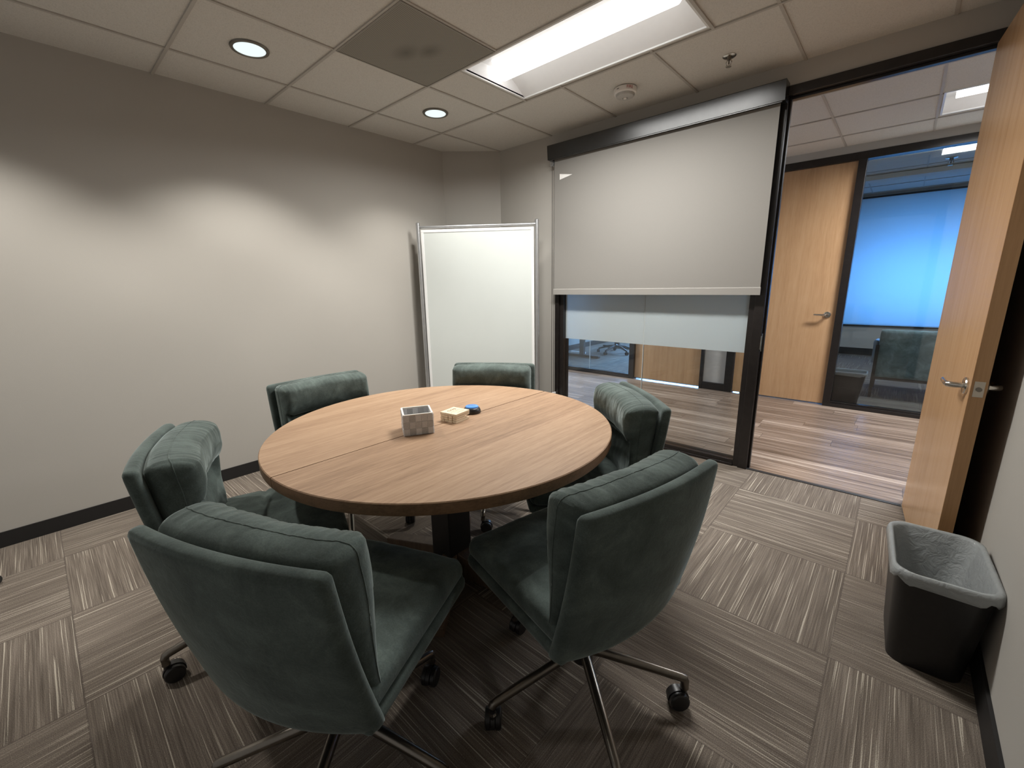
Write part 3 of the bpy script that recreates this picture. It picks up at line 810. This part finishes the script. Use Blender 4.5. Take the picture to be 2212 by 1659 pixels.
CH = [  # hub x, y, heading (deg), first leg angle (world deg), label
 ((2.422, -2.872), 22.4, -122, 'green velvet swivel chair in the left foreground, its back turned to the viewpoint'),
 ((2.812, -2.245), 77.5, -113, ''),
 ((1.747, -2.843), -19.8, -97, 'green velvet swivel chair left of the table, partly hidden behind the left foreground chair'),
 ((2.458, -1.656), 137.8, -75, 'green velvet swivel chair in front of the glass partition, folded backrest showing'),
 ((1.275, -2.243), -88.5, 45, 'dark velvet swivel chair across the table with its back to the bare taupe wall'),
 ((1.681, -1.540), -147.1, -52, 'dark velvet swivel chair in front of the whiteboard'),
]
CH[1] = (CH[1][0], CH[1][1], CH[1][2], 'green velvet swivel chair in the right foreground with its star base in full view')
proto = make_chair(CH[0][3])
chairs = [proto]
for i in range(1, 6): chairs.append(copy_tree(proto))
for c, (p, rz, la, lab) in zip(chairs, CH):
    c.location = (p[0], p[1], 0); c.rotation_euler = (0, 0, rad(rz)); c['label'] = lab
    add_legs(c, rad(la-rz), [rad(w_-rz) for w_ in (130, 60, -138, 10, 95)] if c is chairs[1] else [rad(la-rz+72*k+180) for k in range(5)] if c is chairs[2] else None)

# ------------------------------------------------------------------ things on the table
def ontable(x, y): return (x, y, TZ)
bk = thing('storage_basket', 'small grey woven strap basket on the table', 'basket', ontable(1.985, -2.252), rad(60))
w2, d2_, hb = .060, .060, .086
bm = B(); lay = bm.loops.layers.float_color.new('tone')
def weave_face(o0, ex, n, cols, rows, h):
    for r in range(rows):
        for c in range(cols):
            lift = .0012 if (r+c) % 2 == 0 else .0002
            tone = (.75 if (r+c) % 2 == 0 else .35)+random.uniform(-.25, .25)
            a = o0+ex*(c/cols); b = o0+ex*((c+1)/cols); m_ = (a+b)/2
            z0_, z1_ = h*r/rows, h*(r+1)/rows; zm = (z0_+z1_)/2
            up = Vector((0, 0, 1))
            i_ = .12
            corners = [a+up*z0_, b+up*z0_, b+up*z1_, a+up*z1_]
            ctr = sum(corners, Vector())/4
            inner = [ctr+(q-ctr)*(1-i_)+n*(lift+.0011) for q in corners]
            vo = [bm.verts.new(q+n*.0002) for q in corners]; vi = [bm.verts.new(q) for q in inner]
            fs = [bm.faces.new(vi)]+[bm.faces.new((vo[k], vo[(k+1) % 4], vi[(k+1) % 4], vi[k])) for k in range(4)]
            for f_ in fs:
                for l_ in f_.loops: l_[lay] = (tone, tone, tone, 1)
for o0, ex, n in ((Vector((-w2, -d2_, 0)), Vector((2*w2, 0, 0)), Vector((0, -1, 0))), (Vector((w2, -d2_, 0)), Vector((0, 2*d2_, 0)), Vector((1, 0, 0))), (Vector((w2, d2_, 0)), Vector((-2*w2, 0, 0)), Vector((0, 1, 0))), (Vector((-w2, d2_, 0)), Vector((0, -2*d2_, 0)), Vector((-1, 0, 0)))):
    weave_face(o0, ex, n, 5, 3, hb)
    weave_face(o0-n*.003+ex*.02, ex*.96, -n, 5, 3, hb)
obj('woven_sides', bm, 'weave', bk)
boxobj('bottom', (-w2+.003, -d2_+.003, 0.0005), (w2-.003, d2_-.003, .004), 'basket_in', bk)
bm = B(); P = rrect(w2+.001, d2_+.001, .006); Q = rrect(w2-.006, d2_-.006, .004)
loft(bm, [[(x, y, hb-.003) for x, y in P], [(x, y, hb+.003) for x, y in P], [(x, y, hb+.003) for x, y in Q], [(x, y, hb-.003) for x, y in Q], [(x, y, hb-.003) for x, y in P]]); obj('rim', bm, 'basket_rim', bk)

SX, SY, SA = 1.996, -2.054, rad(9)
Rs = Matrix.Rotation(SA, 4, 'Z')
def stick(w, l, h, lx, ly, z, label, rot=0.0):
    p = Rs @ Vector((lx, ly, 0))
    bm = B(); box(bm, (-w/2, -l/2, 0), (w/2, l/2, h))
    o = obj('wooden_stick', bm, 'birch', None, bevel=.0011, loc=(SX+p.x, SY+p.y, TZ+z), rotz=SA+rot)
    return tag(o, label, 'wooden stick', 'pale wooden sticks stacked on the table')
lh = .0105; WW = .094
for L in range(3):
    nS = 4
    for k in range(nS):
        wv = WW/nS
        stick(wv-.0022, WW-.002-(.028 if (L == 1 and k == 3) else 0), lh-.0012, -WW/2+wv*(k+.5)+random.uniform(-.0008, .0008), (-.013 if (L == 1 and k == 3) else random.uniform(-.002, .002)), L*lh, ('pale wooden stick in the bottom layer of the small stack on the table', 'pale wooden stick in the second layer of the small stack on the table', 'pale wooden stick in the third layer, just under the engraved top piece')[L])
top1 = stick(.063, WW, lh, -WW/2+.0315, 0, 3*lh, 'wide pale wooden piece with burnt lettering on top of the small stack')
top2 = stick(.0295, WW, lh, WW/2-.0150, 0, 3*lh, 'narrow pale wooden piece beside the lettered one on top of the stack')
me = text_mesh('CXXS', .021, .0003)
me.transform(Matrix.Translation((-.003, 0, lh+.0002)) @ Matrix.Rotation(rad(90), 4, 'Z')); me.materials.append(M['burn'])
o = bpy.data.objects.new('lettering', me); COL.objects.link(o); o.parent = top1; o['label'] = 'burnt dark lettering'
bm = B()
for k in range(9): box(bm, (.018, -.03+k*.007, lh), (.0205, -.026+k*.007, lh+.0003))
obj('small_lettering', bm, 'burn', top1)
bm = B(); box(bm, (-.003, -.02, lh), (-.0015, .028, lh+.0003)); obj('engraved_line', bm, 'burn', top2)

bt = thing('push_button', 'round blue push button in a black base on the table', 'button', ontable(1.975, -1.930))
bm = B(); lathe(bm, [(.0405, 0), (.042, .003), (.041, .014), (.036, .024), (.033, .026)], (0, 0, 0), 44); obj('base', bm, 'black_plastic', bt, True)
bm = B(); lathe(bm, [(.0315, .0255), (.0312, .0305), (.029, .0330), (.022, .0345), (.012, .0352), (.001, .0354)], (0, 0, 0), 44, cap=False); dm = obj('dome', bm, 'blue', bt, True)
me = text_mesh('Nu!', .022, .0006)
me.transform(Matrix.Translation((0, 0, .0352)) @ Matrix.Rotation(rad(52), 4, 'Z')); me.materials.append(M['navy'])
for v in me.vertices: v.co.z -= .0012*((v.co.x**2+v.co.y**2)/.022**2)
o = bpy.data.objects.new('lettering', me); COL.objects.link(o); o.parent = dm; o['label'] = 'dark blue lettering'

# ------------------------------------------------------------------ waste bins
def make_bin(label, loc, rotz):
    b = thing('waste_bin', label, 'waste bin', loc, rotz, 'black lined waste bins')
    h = .372
    def loop(t, grow, z, wav=0, ph=0, n=8):
        hx = .098+.026*t+grow; hy = .148+.046*t+grow
        P = rrect(hx, hy, .045+.012*t, n); L = []
        for i, (x, y) in enumerate(P):
            a = i/len(P)*2*PI
            L.append((x, y, z+wav*(math.sin(a*5+ph)+.6*math.sin(a*11+ph*2))))
        return L
    bm = B()
    loft(bm, [loop(0, 0, 0)] + [loop(k/8, 0, h*k/8) for k in range(9)] + [loop(1, .006, h), loop(1, .006, h+.006), loop(1, -.003, h+.006), loop(1, -.003, h-.01)] + [loop(k/8, -.003, max(.004, h*k/8)) for k in range(7, -1, -1)], True, True, True)
    obj('body', bm, 'bin', b, True, angle=50)
    bm = B()
    sq = [loop(1, .0085, h-.028, .008, 1.0), loop(1, .0115, h-.018, .003, 2.0), loop(1, .0105, h-.004), loop(1, .008, h+.0095), loop(1, -.001, h+.011), loop(1, -.007, h+.002)]
    sq += [loop(1-.14*k, -.010-.006*k, h-.045*k, .003, k) for k in range(1, 6)]
    sq += [loop(.1, -.06, .05, .004, 3)]
    loft(bm, sq, True, False, True)
    for v in bm.verts:
        if v.co.z < h-.05 or True:
            d_ = mnoise.noise(v.co*22)*.0035; v.co.x += d_; v.co.y += mnoise.noise(v.co*22+Vector((5, 0, 0)))*.0035
    obj('liner', bm, 'liner', b, 'all')
    return b
make_bin('black waste bin with clear liner by the right wall of the room', (3.660, -1.270, 0), rad(3))
make_bin('black waste bin with clear liner behind the office glass across the corridor', (3.085, 2.60, 0), rad(90)).scale = (.92, .92, .92)

# ------------------------------------------------------------------ office furniture seen through the glass
se = thing('settee', 'low grey-green settee seen from behind through the office glass', 'settee', (3.29, 3.0, 0))
bm = B(); rbox(bm, (.72, .055, .275), (24, 6, 12), (.02, .02, .03), lambda p: Vector((p.x+.74, p.y+.055, p.z+.497))); obj('backrest', bm, 'velvet_office', se, 'all')
bm = B(); rbox(bm, (.70, .29, .075), (20, 14, 6), (.03, .03, .03), lambda p: Vector((p.x+.74, p.y+.42, p.z+.335))); obj('seat', bm, 'velvet_office', se, 'all')
for x in (-.005, 1.485):
    bm = B(); tube(bm, [(x, .02, .40), (x, .03, .57), (x, .08, .625), (x, .45, .60), (x, .62, .59)], [.016, .020, .024, .024, .02], 14); obj('armrest', bm, 'sofa_arm', se, True)
bm = B(); box(bm, (.0, 0, .215), (1.48, .03, .245)); box(bm, (.0, .62, .215), (1.48, .65, .245)); box(bm, (0, .03, .215), (.03, .62, .245)); box(bm, (1.45, .03, .215), (1.48, .62, .245)); obj('frame', bm, 'sofa_frame', se)
for x, y in ((.0, 0), (1.45, 0), (0, .62), (1.45, .62)):
    bm = B(); box(bm, (x, y, 0), (x+.03, y+.03, .60 if y < .1 else .58)); obj('leg', bm, 'sofa_frame', se)

dk = thing('desk', 'dark desk with T-shaped leg in the left office behind the glass', 'desk', (-.86, 3.46, 0))
for y in (0, 1.35):
    bm = B(); box(bm, (-.33, y-.035, 0), (.36, y+.035, .045)); obj('foot', bm, 'black_plastic', dk, bevel=.006)
    bm = B(); box(bm, (-.045, y-.03, .045), (.045, y+.03, .70)); obj('column', bm, 'desk', dk, bevel=.004)
boxobj('desktop', (-.38, -.12, .70), (.38, 1.5, .73), 'desk', dk, .003)
ps = boxobj('power_strip', (-1.30, 3.72, 0), (-.98, 3.78, .035), 'white', None, .004); tag(ps, 'white power strip on the office floor beside the desk leg', 'power strip')
oc = thing('office_chair', 'black five-star office chair base behind the left office glass', 'chair', (-.58, 4.2, 0), rad(-90))
bm = B(); lathe(bm, [(.035, .09), (.035, .16), (.022, .17), (.022, .42), (.08, .43), (.08, .45)], (0, 0, 0), 20); obj('column', bm, 'black_plastic', oc, True)
for k in range(5):
    a = rad(-5+72*k); ca, sa = math.cos(a), math.sin(a)
    bm = B(); tube(bm, [(.02*ca, .02*sa, .135), (.17*ca, .17*sa, .125), (.33*ca, .33*sa, .075)], [.028, .022, .016], 10); lg = obj('leg', bm, 'black_plastic', oc, True)
    bm = B()
    for q in (-1, 1): lathe(bm, [(.008, q*.008), (.028, q*.008), (.03, q*.012), (.03, q*.024), (.01, q*.026)], (0, 0, 0), 18, 'x')
    Mx = Matrix.Translation((.335*ca, .335*sa, .03)) @ Matrix.Rotation(a, 4, 'Z')
    for v in bm.verts: v.co = Mx @ v.co
    tube(bm, [(.33*ca, .33*sa, .03), (.33*ca, .33*sa, .08)], .009, 8); obj('caster', bm, 'tyre', lg, True)
bm = B(); rbox(bm, (.25, .24, .04), (12, 12, 4), (.03, .03, .025), lambda p: p+Vector((0, 0, .49))); obj('seat', bm, 'black_plastic', oc, 'all')
bm = B(); rbox(bm, (.23, .03, .28), (12, 4, 12), (.03, .02, .03), lambda p: p+Vector((0, .25+.1*(p.z*p.z), .86))); obj('backrest', bm, 'black_plastic', oc, 'all')
bm = B(); tube(bm, [(0, .1, .46), (0, .27, .46), (0, .29, .6)], .015, 8); obj('back_bar', bm, 'black_plastic', oc, True)

# small caster of something standing just left of the frame
fc = thing('caster_foot', 'small black caster on the carpet at the left edge of the photo', 'caster', (.447, -3.60, 0), rad(20))
bm = B()
lathe(bm, [(.010, -.012), (.024, -.012), (.026, -.009), (.026, .009), (.024, .012), (.010, .012)], (0, 0, .026), 24, 'x'); obj('wheel', bm, 'tyre', fc, True)
bm = B(); box(bm, (-.018, -.012, .024), (-.013, .012, .062)); box(bm, (.013, -.012, .024), (.018, .012, .062)); box(bm, (-.018, -.014, .058), (.018, .014, .064)); tube(bm, [(0, 0, .062), (0, 0, .085)], .007, 10); obj('fork', bm, 'black_plastic', fc)

# ------------------------------------------------------------------ light
def area(name, loc, sx, sy, power, col, rot=(0, 0, 0), spread=180):
    l = bpy.data.lights.new(name, 'AREA'); l.shape = 'RECTANGLE'; l.size = sx; l.size_y = sy; l.energy = power; l.color = col; l.spread = rad(spread)
    o = bpy.data.objects.new(name, l); COL.objects.link(o); o.location = loc; o.rotation_euler = rot; return o
for (p, lab), e in zip(DL, (80, 46, 88)):
    l = bpy.data.lights.new('downlight_beam', 'SPOT'); l.energy = e; l.spot_size = rad(112); l.spot_blend = .55; l.shadow_soft_size = .06; l.color = (1.0, .97, .91)
    o = bpy.data.objects.new('downlight_beam', l); COL.objects.link(o); o.location = (p[0], p[1], H-.012)
# the tubes of the recessed troffers shine down from the lens face
area('troffer_tubes', ((LX0+LX1)/2, (LY0+LY1)/2, H+.004), 1.06, .19, 46, (1.0, .99, .955), spread=165)
area('troffer_tubes', ((CLX0+CLX1)/2, (CLY0+CLY1)/2-.07, H+.001), 1.04, .30, 72, (.95, .97, 1.0), spread=165)
area('troffer_tubes', (-.9, (CLY0+CLY1)/2, H+.004), 1.04, .24, 72, (.95, .97, 1.0), spread=165)
# daylight outside the office windows, shining in through the shade
area('daylight', (4.3, FW+1.1, 1.28), 3.4, 1.35, 140, (.29, .53, 1.0), (rad(-90), 0, 0))
area('daylight', (.1, FW+.35, 1.6), 2.6, 1.7, 520, (.29, .53, 1.0), (rad(-90), 0, 0))

wd = bpy.data.worlds.new('world'); S.world = wd; wd.use_nodes = True
wn = wd.node_tree; wn.nodes.clear(); gw = G(wn)
wn.links.new(gw.n('ShaderNodeBackground', {'Color': (1.0, .97, .93, 1), 'Strength': .22}).outputs[0], gw.n('ShaderNodeOutputWorld').inputs[0])  # added ambient fill, let in through the open room back and corridor ends

# ------------------------------------------------------------------ camera
cam = bpy.data.cameras.new('camera'); cam.sensor_fit = 'HORIZONTAL'; cam.sensor_width = 36.0; cam.lens = 922.12/2212*36; cam.clip_start = .05
co = bpy.data.objects.new('camera', cam); COL.objects.link(co)
yaw, pit, rol = -.735120, -.229078, -.018543
fwd = Vector((math.sin(yaw)*math.cos(pit), math.cos(yaw)*math.cos(pit), math.sin(pit)))
rt = fwd.cross(Vector((0, 0, 1))).normalized(); up = rt.cross(fwd)
c, s = math.cos(rol), math.sin(rol)
rt2 = c*rt+s*up; up2 = -s*rt+c*up
m4 = Matrix((rt2, up2, -fwd)).transposed().to_4x4(); m4.translation = Vector((3.4359, -3.2567, 1.3341))
co.matrix_world = m4
S.camera = co

S.view_settings.view_transform = 'Standard'; S.view_settings.look = 'None'; S.view_settings.gamma = 1; S.view_settings.exposure = 0.45
S.view_settings.use_curve_mapping = False
S.cycles.use_denoising = True
S.cycles.max_bounces = 10; S.cycles.diffuse_bounces = 6; S.cycles.glossy_bounces = 4; S.cycles.transparent_max_bounces = 16
S.cycles.sample_clamp_indirect = 6
